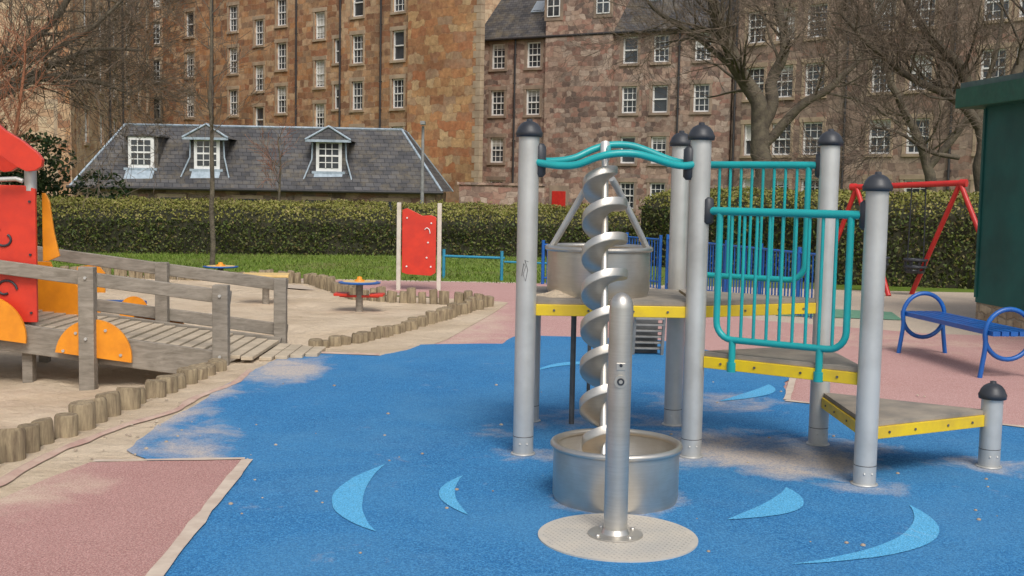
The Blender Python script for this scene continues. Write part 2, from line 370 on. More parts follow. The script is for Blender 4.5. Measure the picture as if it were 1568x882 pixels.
crescent((1.6,6.58),(1.57,6.12),(1.13,5.88),(1.44,6.27))
crescent((2.2,6.24),(2.07,5.55),(1.3,5.17),(1.93,5.62))
crescent((.2,10.6),(.55,11.3),(1.0,11.2),(.55,11.1))
crescent((2.3,10.2),(2.2,9.7),(1.7,9.3),(2.05,9.8))
m=MB()
for k in range(110):
    x=random.uniform(-2.2,3.6); y=random.uniform(5.2,10.5); r_=random.uniform(.004,.014)
    if k>75: x,y=random.uniform(-2.8,-2.2),random.uniform(6.9,9)
    m.lathe((x,y,.016),[(r_,0),(r_*.9,r_*.5),(.001,r_*.8)],6)
m.obj('pebbles',M('pebble',(.5,.42,.32),(.25,.18,.13),.9,scale=1))

def quads(name,P,S,mat,flat=None,elong=1.0):
    n=len(P); a=np.random.normal(size=(n,3)); a/=np.linalg.norm(a,axis=1)[:,None]
    b=np.random.normal(size=(n,3)); b-=a*(a*b).sum(1)[:,None]; b/=np.linalg.norm(b,axis=1)[:,None]
    S=S[:,None]; V=np.stack([P-a*S*elong,P-b*S*.55,P+a*S*elong,P+b*S*.55],1).reshape(-1,3)
    me=bpy.data.meshes.new(name); me.from_pydata(V.tolist(),[],np.arange(4*n).reshape(-1,4).tolist()); me.materials.append(mat)
    o=bpy.data.objects.new(name,me); scene.collection.objects.link(o); return o
n=26000; x=np.random.uniform(-15,3,n); y=np.random.uniform(21.0,29.5,n); s=np.random.uniform(.02,.07,n); l=np.random.normal(0,.03,(n,2))
V=np.stack([np.stack([x-.012,y,x*0-.01],1),np.stack([x+.012,y,x*0-.01],1),np.stack([x+l[:,0],y+l[:,1],s],1)],1).reshape(-1,3)
me=bpy.data.meshes.new('grass'); me.from_pydata(V.tolist(),[],np.arange(3*n).reshape(-1,3).tolist()); me.materials.append(grass_l)
scene.collection.objects.link(bpy.data.objects.new('grass',me))

# ------------------------------------------------------------------ logs
def log_row(name,path,sp,r,h,h2=None):
    m=MB(); P=[Vector(p) for p in path]; carry=0; tot=sum((P[i+1]-P[i]).length for i in range(len(P)-1)); run=0
    if h2 is None: h2=h
    for i in range(len(P)-1):
        L=(P[i+1]-P[i]).length; d=(P[i+1]-P[i])/L; t=carry
        while t<L:
            q=P[i]+d*t; rr=r*random.uniform(.82,1.15); hh=(h+(h2-h)*(run+t)/tot)*random.uniform(.8,1.2); tx=random.uniform(-.03,.03); ty=random.uniform(-.03,.03)
            q=q+Vector((random.uniform(-.02,.02),0))
            m.tube([(q.x,q.y,-.25),(q.x+tx*.9,q.y+ty*.9,hh-.015),(q.x+tx,q.y+ty,hh)],[rr,rr,rr*.9],14); t+=sp*random.uniform(.93,1.12)
        carry=t-L; run+=L
    return m.obj(name,log_m)
log_row('log_edging',[(-3.1,6.2),(-3.0,7.05),(-2.93,8.1),(-2.80,9.2),(-2.70,10.1),(-2.66,10.65)],.235,.082,.21,.09)
log_row('log_edging',[(-.36,16.7),(-1.1,14.15),(-1.56,12.7),(-2.05,11.95)],.155,.07,.18,.10)
log_row('log_edging',[(-8,20.7),(-4.94,20.1),(-3.5,20),(-2.34,17.3),(-1.77,17),(-.36,16.7)],.16,.07,.2)

# ------------------------------------------------------------------ play structure
ps=emp('climbing_frame')
def cap(m,x,y,z,mi=0): m.lathe((x,y,z),[(.060,-.03),(.082,-.03),(.086,-.005),(.078,.01),(.070,.03),(.052,.052),(.03,.064),(.02,.066),(.018,.08),(.001,.083)],28,mi)
Z={0:2.06,1:2.06,2:2.06,3:2.06,4:1.76,5:.48}
PP=posts_xy+[(.15,8.38)]
for i,(x,y) in enumerate(PP):
    m=MB(); top=Z.get(i,.93); m.cyl(x,y,.0,top,.065,32); m.lathe((x,y,.016),[(.066,.0),(.080,.0),(.077,.006),(.066,.008)],28)
    m.lathe((x,y,.13),[(.0652,0),(.0662,.001),(.0662,.004),(.0652,.005)],28,1)
    for q in (.09,):
        for a in (-1.9,-1.2): m.lathe((x+.066*math.cos(a),y+.066*math.sin(a),q),[(.006,-.004),(.006,.004),(.001,.004)],8)
    m.obj('post_%d'%i,[steel,darkp],ps)
    if i<6:
        m=MB(); cap(m,x,y,top); m.obj('post_cap_%d'%i,cap_m,ps)
# scratched graffiti on the front-left post
m=MB()
m.tube([(.09+.0655*math.sin(a),7.31-.0655*math.cos(a),z) for a,z in [(-.5,1.16),(-.3,1.24),(-.1,1.22),(-.35,1.17),(-.1,1.13),(.1,1.2),(-.2,1.26),(.15,1.25)]],.0022,4)
m.obj('post_scratches',darkp,ps)
def deck(name,poly,z,skip=()):
    m=MB(); c=Vector((sum(p[0] for p in poly)/len(poly),sum(p[1] for p in poly)/len(poly)))
    q=[]
    for p in poly:
        v=Vector(p)-c; q.append(tuple(c+v*(1-.02/v.length)))
    m.prism(q,z-.022,z+.006,1)
    for i in range(len(q)):
        a=Vector(q[i]);b=Vector(q[(i+1)%len(q)]);d=(b-a).normalized(); a2=a+d*.05;b2=b-d*.05
        m.beam((*a2,z-.058),(*b2,z-.058),.03,.072,0)
        nn=Vector((d.y,-d.x))
        for t in (.12,.35,.65,.88):
            k=a2.lerp(b2,t)
            for sg in (1,-1): m.tube([(*(k+nn*sg*.012),z-.058),(*(k+nn*sg*.021),z-.058)],.008,8,2)
    m.obj(name,[yellow,deckm,darkp],ps,.004)
p1,p2,p3,p4,p5,p6,p7=PP
deck('upper_deck',[p1,p2,p3,p7],1.0); deck('corner_deck',[p2,p4,p3],1.003); deck('middle_deck',[p2,p5,p4],.69); deck('lower_deck',[p5,p6,p4],.37)
def lerp3(a,b,t,z): return (a[0]+(b[0]-a[0])*t,a[1]+(b[1]-a[1])*t,z)
def barrier(name,a,b,ztop,zbot,foot,t0=.13,t1=.87,bars=9):
    m=MB(); L=math.dist(a,b)
    m.tube([lerp3(a,b,.06,ztop),lerp3(a,b,.94,ztop)],.025,14)
    rc=.11/L; pts=[lerp3(a,b,t0,ztop)]; pts.append(lerp3(a,b,t0,zbot+.11))
    for k in range(1,7):
        an=math.pi/2*k/6; pts.append(lerp3(a,b,t0+rc*(1-math.cos(an)),zbot+.11*(1-math.sin(an))))
    for k in range(0,7):
        an=math.pi/2*k/6; pts.append(lerp3(a,b,t1-rc*(1-math.sin(an)),zbot+.11*(1-math.cos(an))))
    pts.append(lerp3(a,b,t1,ztop)); m.tube(pts,.021,14)
    for k in range(bars):
        t=t0+(t1-t0)*(k+1)/(bars+1); m.tube([lerp3(a,b,t,zbot+.002 if 0<k<bars-1 else zbot+.015),lerp3(a,b,t,ztop)],.0105,8)
    if foot is not None:
        for t in (t0+.1,t1-.14):
            m.tube([lerp3(a,b,t,zbot),lerp3(a,b,t,foot)],.022,12); m.tube([lerp3(a,b,t,foot-.01),lerp3(a,b,t,foot+.05)],.03,12)
    m.obj(name,teal,ps)
    m=MB()
    for t in (.055,.945):
        c=lerp3(a,b,t,ztop); m.tube([(c[0],c[1],ztop-.085),(c[0],c[1],ztop-.07),(c[0],c[1],ztop+.07),(c[0],c[1],ztop+.085)],[.018,.036,.036,.018],14)
    m.obj(name+'_brackets',cap_m,ps)
barrier('front_barrier',p2,p5,1.59,.79,.60)
barrier('rear_barrier',p3,p4,1.90,1.12,None)
m=MB()
def wave(a,b,yoff,dz):
    pts=[]
    for t,z in [(.05,1.88),(.16,1.88),(.27,1.90),(.38,1.955),(.48,1.985),(.6,1.985),(.7,1.955),(.82,1.905),(.9,1.885),(.95,1.885)]:
        p=lerp3(a,b,t,z+dz*math.sin(math.pi*t)); pts.append((p[0],p[1]+yoff*math.sin(math.pi*t),p[2]))
    m.tube(smooth(pts,5),.023,14)
wave(p1,p2,.16,.01); wave(p1,p2,-.16,-.055)
m.tube([(.58,7.17,1.925),(.60,7.48,1.99)],.016,10)
m.obj('grab_rails',teal,ps)
m=MB()
for (x,y,s) in ((p1[0],p1[1],1),(p2[0],p2[1],-1)):
    m.tube([(x+s*.07,y,1.78),(x+s*.07,y,1.80),(x+s*.07,y,1.97),(x+s*.07,y,1.99)],[.02,.038,.038,.02],14)
m.obj('grab_rail_brackets',cap_m,ps)
def tub(name,c,r,h,parent):
    m=MB(); m.lathe(c,[(r*.97,0),(r*.98,.02),(r,.04),(r,h-.03)],48)
    m.lathe(c,[(r-.008,h-.03),(r-.008,.08),(.001,.08)],48)
    m.tube([(c[0]+r*math.cos(a),c[1]+r*math.sin(a),c[2]+h-.015) for a in [2*math.pi*i/48 for i in range(48)]],.019,10,0,True)
    m.obj(name,inox,parent)
    m=MB(); V=[(c[0],c[1],c[2]+.13)]
    for k in (.35,.7,.975):
        for j in range(36):
            a=2*math.pi*j/36; rr=(r-.008)*k; V.append((c[0]+rr*math.cos(a),c[1]+rr*math.sin(a),c[2]+.15-.03*k+.03*noise.noise(Vector((rr*math.cos(a)*6,rr*math.sin(a)*6,c[2])))))
    F=[(0,1+j,1+(j+1)%36) for j in range(36)]+[(1+i*36+j,1+(i+1)*36+j,1+(i+1)*36+(j+1)%36,1+i*36+(j+1)%36) for i in range(2) for j in range(36)]
    m.add(V,F,0,True); m.obj(name+'_sand',sand_m,parent)
tub('upper_tub',(.58,7.80,1.007),.345,.325,ps)
m=MB()
m.tube(smooth([(.26,7.75,1.32),(.33,7.7,1.45),(.44,7.6,1.66),(.50,7.5,1.78)],4),.022,12)
m.tube(smooth([(.90,7.75,1.32),(.83,7.7,1.45),(.71,7.6,1.66),(.63,7.5,1.78)],4),.022,12)
m.obj('tub_support_arms',steel,ps)
m=MB(); m.cyl(.45,8.30,.0,.96,.02,12); m.cyl(.60,8.8,.0,1.0,.014,12); m.cyl(.68,8.8,.0,1.0,.014,12); m.beam((.5,8.8,1.0),(.75,8.8,1.0),.03,.03); m.obj('deck_support_poles',darkp,ps)
m=MB(); V=[(.32,7.62,1.06)]
for k in (.5,1):
    for j in range(20):
        a=2*math.pi*j/20; V.append((.32+.17*k*math.cos(a)*(1+.3*math.sin(a*3)),7.60+.13*k*math.sin(a),1.007+.035*(1-k)))
m.add(V,[(0,1+j,1+(j+1)%20) for j in range(20)]+[(1+j,21+j,21+(j+1)%20,1+(j+1)%20) for j in range(20)],0,True); m.obj('spilled_sand',sand_m,ps)
# screw conveyor
sc=emp('sand_screw_lift')
tub('lower_tub',(.59,6.28,.0),.345,.33,sc)
A=Vector((.53,6.36,.12)); B=Vector((.575,7.42,1.97)); ax=(B-A); L=ax.length; ax.normalize()
e1=Vector((1,0,0)); e1=(e1-ax*e1.dot(ax)).normalized(); e2=ax.cross(e1)
m=MB(); m.tube([A,B],.022,16)
TN=8; N=TN*44
def helix(prof,flip=False):
    V=[]
    for i in range(N+1):
        t=i/N; a=2*math.pi*TN*t+1.0; c=A+ax*(.03+(L-.2)*t); d=e1*math.cos(a)+e2*math.sin(a)
        k_=min(1,.35+t*12,.35+(1-t)*9)
        for (r_,o_) in prof: V.append(c+d*(max(.018,r_*k_))+ax*o_)
    q=len(prof); F=[(i*q+k,i*q+k+1,(i+1)*q+k+1,(i+1)*q+k) for i in range(N) for k in range(q-1)]
    m.add(V,F,0,True)
# separate smooth strips keep the rim and faces crisp
helix([(.018,.0),(.085,.006),(.137,.022)]); helix([(.137,.022),(.141,.028),(.141,.074)]); helix([(.141,.074),(.136,.074)]); helix([(.136,.074),(.136,.036),(.085,.014),(.018,.008)])
m.obj('screw_blade',inox,sc)
m=MB(); m.tube([B-ax*.08,B+ax*.04],.03,16); m.tube([B,(.6,7.46,1.98)],.014,10); m.obj('top_bearing',steel,sc)
# crank column
ck=emp('control_column')
m=MB(); x,y=.53,5.57
m.tube([(x,y,.0)]+[(x,y,1.14)]+[(x,y,1.14+.075*math.sin(a)) for a in [math.pi/2*k/8 for k in range(1,9)]],[.058,.058]+[max(.002,.058*math.cos(math.pi/2*k/8)) for k in range(1,9)],36)
m.obj('column',inox,ck)
m=MB(); m.lathe((x,y,.024),[(.058,.03),(.064,.02),(.07,.008)],40); m.lathe((x,y,.024),[(.07,.008),(.135,.006)],40,0,False); m.lathe((x,y,.024),[(.135,.006),(.136,.0)],40,0,False)
for k in range(4):
    a=.6+k*math.pi/2; m.lathe((x+.11*math.cos(a),y+.11*math.sin(a),.028),[(.012,0),(.012,.01),(.001,.014)],10)
m.obj('base_flange',inox,ck)
m=MB()
m.tube([(x,y-.05,.79),(x,y-.066,.79)],.03,20); m.tube([(x,y-.06,.79),(x,y-.069,.79)],.018,20,1); m.tube([(x,y-.06,.79),(x,y-.072,.79)],.009,16)
m.box((x,y-.056,.862),(.045,.01,.036)); m.tube([(x,y-.05,.868),(x,y-.063,.868)],.008,12,1)
m.obj('push_button',[inox,cap_m],ck,.002)
plate_m=M('tread_plate',(.52,.49,.44),(.62,.56,.47),.6,.25,scale=4)
stud_m=M('tread_plate_studs',(.36,.34,.31),(.48,.44,.38),.5,.4,scale=4)
m=MB(); cx_,cy_=.54,5.55; n=72
ring=[(cx_+.39*math.cos(2*math.pi*k/n),cy_+.39*math.sin(2*math.pi*k/n)) for k in range(n)]
m.prism(ring,.012,.0225)
for i in range(-20,21):
    for j in range(-20,21):
        px,py=i*.026,j*.026
        if px*px+py*py>.365**2 or px*px+(py-.02)**2<.14**2: continue
        a=.7 if (i+j)%2 else .7+math.pi/2; c_,s_=math.cos(a),math.sin(a); q=[(.009,0),(0,.003),(-.009,0),(0,-.003)]
        c0,s0=math.cos(.4),math.sin(.4); wx,wy=cx_+px*c0-py*s0,cy_+px*s0+py*c0
        m.add([(wx+u*c_-v*s_,wy+u*s_+v*c_,.0232) for u,v in q]+[(wx,wy,.0255)],[(0,1,4),(1,2,4),(2,3,4),(3,0,4)],1)
m.obj('base_plate',[plate_m,stud_m],ck)

# ------------------------------------------------------------------ wooden ramp bridge
br=emp('wooden_ramp_bridge')
dz=lambda X: .05+.115*(-2.6-X)
m=MB(); X=-2.50
while X>-5.3:
    k=random.uniform(-.004,.004); m.box((X,11.5+(.1*(-X-2.6)/2.6),dz(X)+.02+k),(.112,1.24,.035)); X-=.122
for k in range(4): m.box((-2.36+.13*k,11.55+.02*k,.03),(.12,1.0-.16*k,.035))
m.obj('deck_planks',plank,br,.005)
m=MB()
for Y,x0 in ((10.86,-2.68),(12.2,-2.45)):
    m.beam((x0,Y,dz(x0)-.08),(-5.2,Y+.05,dz(-5.2)-.08),.05,.27)
for (X,Y) in ((-2.71,10.76),(-3.96,10.77)): m.box((X,Y,(dz(X)+.70)/2-.15),(.145,.11,dz(X)+.70+.3),0)
for (X,Y) in ((-2.46,12.28),(-3.72,12.28)): m.box((X,Y,(dz(X)+.68)/2-.15),(.13,.1,dz(X)+.68+.3),0)
for (x0,Y,z) in ((-2.64,10.845,.58),(-2.40,12.36,.60),(-2.40,12.355,.12)): m.beam((x0,Y,dz(x0)+z),(-5.25,Y,dz(-5.25)+z),.045,.13)
m.obj('posts_and_rails',wood,br,.008)
def halfdisc(m,cx,Y,r,tilt,th,dn,mi=0):
    n=20; prof=[(cx+r*math.cos(tilt+math.pi*k/n),  dz(cx)-dn+r*math.sin(tilt+math.pi*k/n)) for k in range(n+1)]; m.slab(prof,Y-th/2,Y+th/2,mi)
m=MB(); halfdisc(m,-3.92,10.80,.36,-.12,.03,.15); halfdisc(m,-3.82,12.42,.32,-.12,.03,.14)
halfdisc(m,-4.95,10.80,.40,-.12,.03,.10)
for (dx,dzv) in ((-.28,-.09),(-.16,.08),(.12,.11),(.26,-.12)): m.tube([(-3.92+dx,10.79,dz(-3.9)+dzv),(-3.92+dx,10.772,dz(-3.9)+dzv)],.014,10,1)
for (dx,dzv) in ((-.2,-.02),(0,.10),(.2,-.03)): m.tube([(-3.82+dx,12.41,dz(-3.8)+dzv),(-3.82+dx,12.392,dz(-3.8)+dzv)],.016,10,1)
for (X,Y) in ((-2.71,10.70),(-3.96,10.71)):
    for z in (.6,.03): m.tube([(X,Y+.01,dz(X)+z),(X,Y-.012,dz(X)+z)],.014,10,1)
m.obj('orange_side_panels',[orangep,steel],br)

# ------------------------------------------------------------------ play tower at the left
tw=emp('play_tower')
m=MB()
for (X,Y,h) in ((-4.62,11.02,1.5),(-4.98,12.28,.98),(-6.3,11.02,2.0),(-6.3,12.3,2.0)): m.box((X,Y,h/2-.12),(.1,.1,h+.24))
m.box((-5.6,11.65,.30),(1.5,1.3,.08)); m.obj('frame_posts_and_floor',wood,tw,.008)
m=MB(); m.slab([(-6.3,.36),(-4.49,.36),(-4.49,1.62),(-4.60,1.65),(-6.3,1.65)],10.90,10.94)
prof=[(-4.41,1.95),(-4.37,1.89),(-4.38,1.83),(-4.44,1.79),(-4.52,1.78),(-4.62,1.83),(-4.8,1.95),(-5.0,2.03),(-5.5,2.05),(-5.9,2.02),(-6.1,1.93),(-6.4,1.76),(-6.55,1.8),(-6.5,1.93),(-6.1,2.2),(-5.9,2.45),(-5.5,2.7),(-5.1,2.5),(-4.9,2.32),(-4.72,2.16),(-4.55,2.06)]
m.slab(prof,10.78,10.84); m.slab([(x-.9,z) for x,z in prof],12.35,12.41); m.obj('red_panels',redp,tw,.004)
m=MB(); m.slab([(-4.47,1.58),(-4.43,1.5),(-4.39,1.2),(-4.34,.98),(-4.45,.93),(-4.5,.93),(-4.5,1.58)],11.08,11.11)
q=[(-4.80,.86)]+[(-4.98+.58*math.sin(a), .26+.58*math.cos(a)) for a in [.35+1.15*k/10 for k in range(11)]]+[(-5.3,.26),(-5.3,.86)]
m.slab(q,12.0,12.04)
m.obj('orange_panels',orangep,tw,.004)
m=MB()
for z0,a0 in ((.72,0),(1.2,2)):
    m.tube([(-4.78+.11*math.cos(a0+a)*(1-a/9),10.893,z0-.05+.1*math.sin(a0+a)*(1-a/9)) for a in [k*.4 for k in range(14)]],.012,6)
for z in (.45,1.0,1.5): m.tube([(-4.54,10.905,z),(-4.54,10.885,z)],.012,8)
m.obj('panel_details',[cap_m],tw)
m=MB(); m.tube([(-4.80,10.8,1.70),(-4.62,10.8,1.71),(-4.56,10.8,1.69)],.022,10); m.cyl(-4.55,10.95,1.6,1.95,.055,16); m.obj('roof_bracket',steel,tw)

# ------------------------------------------------------------------ sandpit tables and seats
cream=M('cream_paint',(.75,.52,.2),(.62,.42,.17))
def play_table(x,y,tops,zb,knob=.05):
    e=emp('sand_play_table',(x,y,0)); m=MB(); h=tops[0][2]
    m.cyl(0,0,zb-.05,h-.005,.05,14); m.obj('pedestal',wood,e)
    for i,(shape,r,z,mat) in enumerate(tops):
        m=MB()
        if shape=='o':
            m.lathe((0,0,z-.03),[(.001,0),(r-.01,0),(r,.01),(r,.02)],32); m.lathe((0,0,z-.03),[(r,.02),(r*.8,.03)],32,0,False)
            m.lathe((0,0,z),[(r*.8,0),(.001,0.001)],32,1,False); m.obj('top_%d'%i,[mat,cream],e); continue
        elif shape=='r':
            for sg in (-1,1): m.box((sg*r*.72,0,z-.02),(r*.55,r*.75,.035))
            m.box((0,0,z-.045),(r*1.6,.07,.03))
        else: m.box((0,0,z-.02),(r*2,r*1.4,.035),0,.15)
        m.obj('top_%d'%i,mat,e,.004)
    if knob:
        m=MB(); m.lathe((0,0,h),[(knob,0),(knob,.02),(knob*.5,.03),(knob*.5,.06),(.001,.07)],18); m.obj('knob',orangep,e)
play_table(-2.1,15.9,[('o',.29,.40,bluep),('r',.34,.24,redp)],-.05,.07)
play_table(-3.56,16.7,[('s',.33,.42,cream)],-.05,0)
play_table(-5.5,21.8,[('o',.33,.16,bluep)],0,.09)
e=emp('toddler_bench'); m=MB(); m.box((-4.95,14.3,.2),(.75,.35,.05)); m.obj('seat',bluep,e,.01)
m=MB()
for X,Y in ((-5.2,14.1),(-4.62,14.1)):
    m.slab([(X-.17,-.05)]+[(X+.17*math.cos(a),.14+.17*math.sin(a)) for a in [math.pi-math.pi*k/14 for k in range(15)]]+[(X+.17,-.05)],Y-.015,Y+.015)
m.slab([(-5.5,.3),(-5.5,.62),(-5.25,.66),(-5.15,.55),(-5.15,.3)],14.6,14.63)
m.obj('end_panels',orangep,e)
e=emp('red_activity_panel'); m=MB(); m.box((-1.88,19.1,.7),(.07,.07,1.5)); m.box((-1.22,19.2,.7),(.07,.07,1.5)); m.obj('posts',M('cream_posts',(.66,.61,.52),(.53,.48,.4)),e,.01)
m=MB(); m.slab([(-1.83,.30),(-1.75,.27),(-1.35,.25),(-1.27,.30),(-1.27,1.22),(-1.35,1.25),(-1.5,1.24),(-1.62,1.30),(-1.75,1.36),(-1.83,1.33)],19.13,19.16)
m.obj('panel',redp,e,.004); m=MB()
for (x,z) in ((-1.75,.4),(-1.35,.4),(-1.75,1.2),(-1.35,1.12),(-1.42,.55),(-1.40,.8)): m.tube([(x,19.135,z),(x,19.115,z)],.014,10)
m.tube([(-1.42+.05*math.cos(a),19.12,.95+.09*math.sin(a)) for a in [k*.3 for k in range(9)]],.008,6)
m.obj('bolts',white,e)

e=emp('low_rail'); m=MB(); m.tube([(-1.3,21.9,.42),(-.15,21.6,.42)],.025,8); m.tube([(-.15,21.6,.35),(.9,21.3,.35)],.02,8)
for x,y in ((-1.3,21.9),(-.2,21.6),(.85,21.3)): m.cyl(x,y,0,.55,.03,10)
m.obj('rail_and_posts',M('turquoise_rail',(.03,.26,.40),(.02,.2,.33)),e)
def bowfence(a,b,h,mat,n,name='blue_bow_fence'):
    e=emp(name); m=MB(); 
    for k in range(n+1):
        p=lerp3(a,b,k/n,0); m.tube([p,(p[0],p[1],h-.02)],.012,6)
    for z in (.12,h-.03): m.tube([lerp3(a,b,0,z),lerp3(a,b,1,z)],.018,6)
    for k in range(0,n+1,12): p=lerp3(a,b,k/n,0); m.cyl(p[0],p[1],0,h+.05,.03,8)
    m.obj('bars',mat,e)
bowfence((1.6,22.3),(2.6,20.4),.9,bluep,24); bowfence((2.7,20.2),(4.2,15.8),.92,bluep,54)
bowfence((.55,20.9),(1.5,20.6),.75,bluep,12)
e=emp('play_steps'); m=MB(); m.box((1.42,12.1,.22),(.24,.05,.42)); m.obj('side',darkp,e,.01); m=MB()
for k in range(6): m.box((1.42,12.0-.03*k,.08+.065*k),(.30,.10,.022))
for sx in (-.15,.15): m.beam((1.42+sx,11.97,.0),(1.42+sx,11.82,.45),.03,.05)
m.obj('treads',M('grey_tread',(.3,.28,.25),(.2,.19,.17)),e,.004)

e=emp('park_bench'); m=MB()
a=Vector((4.48,12.65));b=Vector((4.73,10.85)); d=(b-a).normalized(); w=Vector((-d.y,d.x)); w=-w if w.x<0 else w
for q in (a+d*.08,b-d*.08):
    def pt(s_,z): v=q+w*s_; return (v.x,v.y,z)
    ring=[pt(.24*math.cos(t),.42+.24*math.sin(t)) for t in [2*math.pi*k/32 for k in range(32)]]; m.tube(ring,.023,10,0,True)
    for sg in (1,-1): m.tube(smooth([pt(sg*.235,.42),pt(sg*.23,.3),pt(sg*.25,.14),pt(sg*.27,0)],4),.023,10)
for k in range(5):
    o=w*(-.18+.09*k); m.beam((*(a+o-d*.02),.435),(*(b+o+d*.02),.435),.074,.045)
m.obj('seat_slats_and_ring_ends',bluep,e)

e=emp('swing_frame'); redm=M('red_swing_paint',(.62,.03,.025),(.5,.025,.02),.4); m=MB()
T1=Vector((6.15,20.9,1.86));T2=Vector((7.45,19.45,1.95))
m.tube([T1,T2],.05,12)
for T,fs in ((T1,[(6.46,19.8,0),(5.75,21.6,0)]),(T2,[(7.02,20.3,0),(7.95,18.5,0)])):
    for f_ in fs: m.tube([T,f_],.043,12)
m.tube([(T1.x-.08,T1.y+.08,1.86),T1],.065,12); m.tube([T2,(T2.x+.08,T2.y-.08,1.95)],.065,12)
m.obj('frame',redm,e)
m=MB(); 
for t in (.25,.62):
    c=T1.lerp(T2,t); dd=(T2-T1).normalized()
    for sg in (-1,1): m.tube([c+dd*.13*sg,(c.x+dd.x*.15*sg,c.y+dd.y*.15*sg,.62)],.012,5)
    for z,rr in ((.62,.19),(.50,.18)): m.tube([(c.x+rr*math.cos(k*.5236),c.y+rr*math.sin(k*.5236),z) for k in range(12)],.025,8,0,True)
    m.lathe((c.x,c.y,.38),[(.001,0),(.15,.01),(.17,.06)],14)
    for k in range(8): m.tube([(c.x+.18*math.cos(k*.785),c.y+.18*math.sin(k*.785),.62),(c.x+.16*math.cos(k*.785),c.y+.16*math.sin(k*.785),.42)],.018,5)
m.obj('seats_and_chains',cap_m,e)

# ------------------------------------------------------------------ green kiosk
e=emp('green_kiosk'); C=[(6.46,16.1),(7.2,10.0),(10.8,10.4),(10.1,16.6)]
m=MB(); m.prism(C,.26,2.95); m.obj('walls',greenk,e)
m=MB(); cx=sum(c[0] for c in C)/4; cy=sum(c[1] for c in C)/4
def grow_(C,k): return [(cx+(x-cx)*k,cy+(y-cy)*k) for x,y in C]
m.prism(grow_(C,.995),-.1,.26); m.obj('stone_base',stone('kiosk_stone',[(.44,.30,.18),(.36,.26,.17),(.52,.4,.27)],.3,.12,(.3,.24,.18),.4,.02),e)
m=MB(); m.prism(grow_(C,1.13),2.95,3.22); m.obj('roof_fascia',greenf,e,.01)
m=MB(); m.prism(grow_(C,1.11),3.225,3.30); m.obj('roof_sheet',M('roof_felt',(.1,.16,.14),(.07,.1,.1),.8),e)
m=MB(); A_=Vector(C[0]);B_=Vector(C[1]); d=(B_-A_).normalized(); nn=Vector((-1,-.12)).normalized()
for t in np.arange(0.02,6.0,1.22): q=A_+d*t+nn*.012; m.box((q.x,q.y,1.63),(.02,.05,2.6),0,math.atan2(d.y,d.x)+math.pi/2)
m.obj('cladding_battens',greenk,e)

# ------------------------------------------------------------------ hedges
def hedge(name,path,h,wd,dens=900,slope=.3):
    e=emp(name); mc=MB(); P=[];T=[]
    for i in range(len(path)-1):
        a=Vector(path[i]);b=Vector(path[i+1]);L=(b-a).length;d=(b-a)/L;nn=Vector((d.y,-d.x))
        if nn.y>0: nn=-nn
        prof=[(0,0),(.05,h-slope-.05),(.22,h-slope*.55),(wd*.55,h-.05),(wd,h),(wd+.05,0)]
        V=[]
        for (t_) in (0,L):
            for (o,z) in prof:
                oo=.08+o*(wd-.16)/wd; q=a+d*t_-nn*oo; V.append((q.x,q.y,max(0,z-.07)))
        k=len(prof); mc.add(V,[(j,j+1,j+1+k,j+k) for j in range(k-1)]+[tuple(range(k)),tuple(range(2*k-1,k-1,-1))])
        for j in range(k-1):
            (o0,z0),(o1,z1)=prof[j],prof[j+1]; ln=math.hypot(o1-o0,z1-z0); N_=int(ln*L*dens*(1 if j<4 else .2))
            u=np.random.rand(N_)*L; v=np.random.rand(N_)
            o=o0+(o1-o0)*v; z=z0+(z1-z0)*v
            dis=np.array([noise.noise(Vector((uu*1.2+i*7,zz*1.8+oo*2,0)))*.11+noise.noise(Vector((uu*5,zz*5,oo*4)))*.05 for uu,zz,oo in zip(u,z,o)])+np.random.normal(0,.028,N_)
            nz=(o1-o0)/ln; no=-(z1-z0)/ln
            oo=o+no*dis; zz=np.maximum(0.01,z+nz*dis)
            X=a.x+d.x*u-nn.x*oo; Y=a.y+d.y*u-nn.y*oo
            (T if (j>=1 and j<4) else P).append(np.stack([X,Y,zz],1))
    mc.obj('core',hedge_core,e)
    P=np.concatenate(P);T=np.concatenate(T)
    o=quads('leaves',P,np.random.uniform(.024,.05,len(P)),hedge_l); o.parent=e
    o=quads('top_leaves',T,np.random.uniform(.022,.045,len(T)),hedge_lit_top); o.parent=e  # sloping top takes the leaf colours with light painted in
hedge('hedge',[(-17,26.3),(-11.3,27.2),(-3.0,28.7),(3.2,29.4)],1.27,1.9,680,.38)
hedge('hedge',[(2.9,27.2),(6.1,22.2),(8.6,21.7),(14,21.4)],1.78,1.5,680,.35)

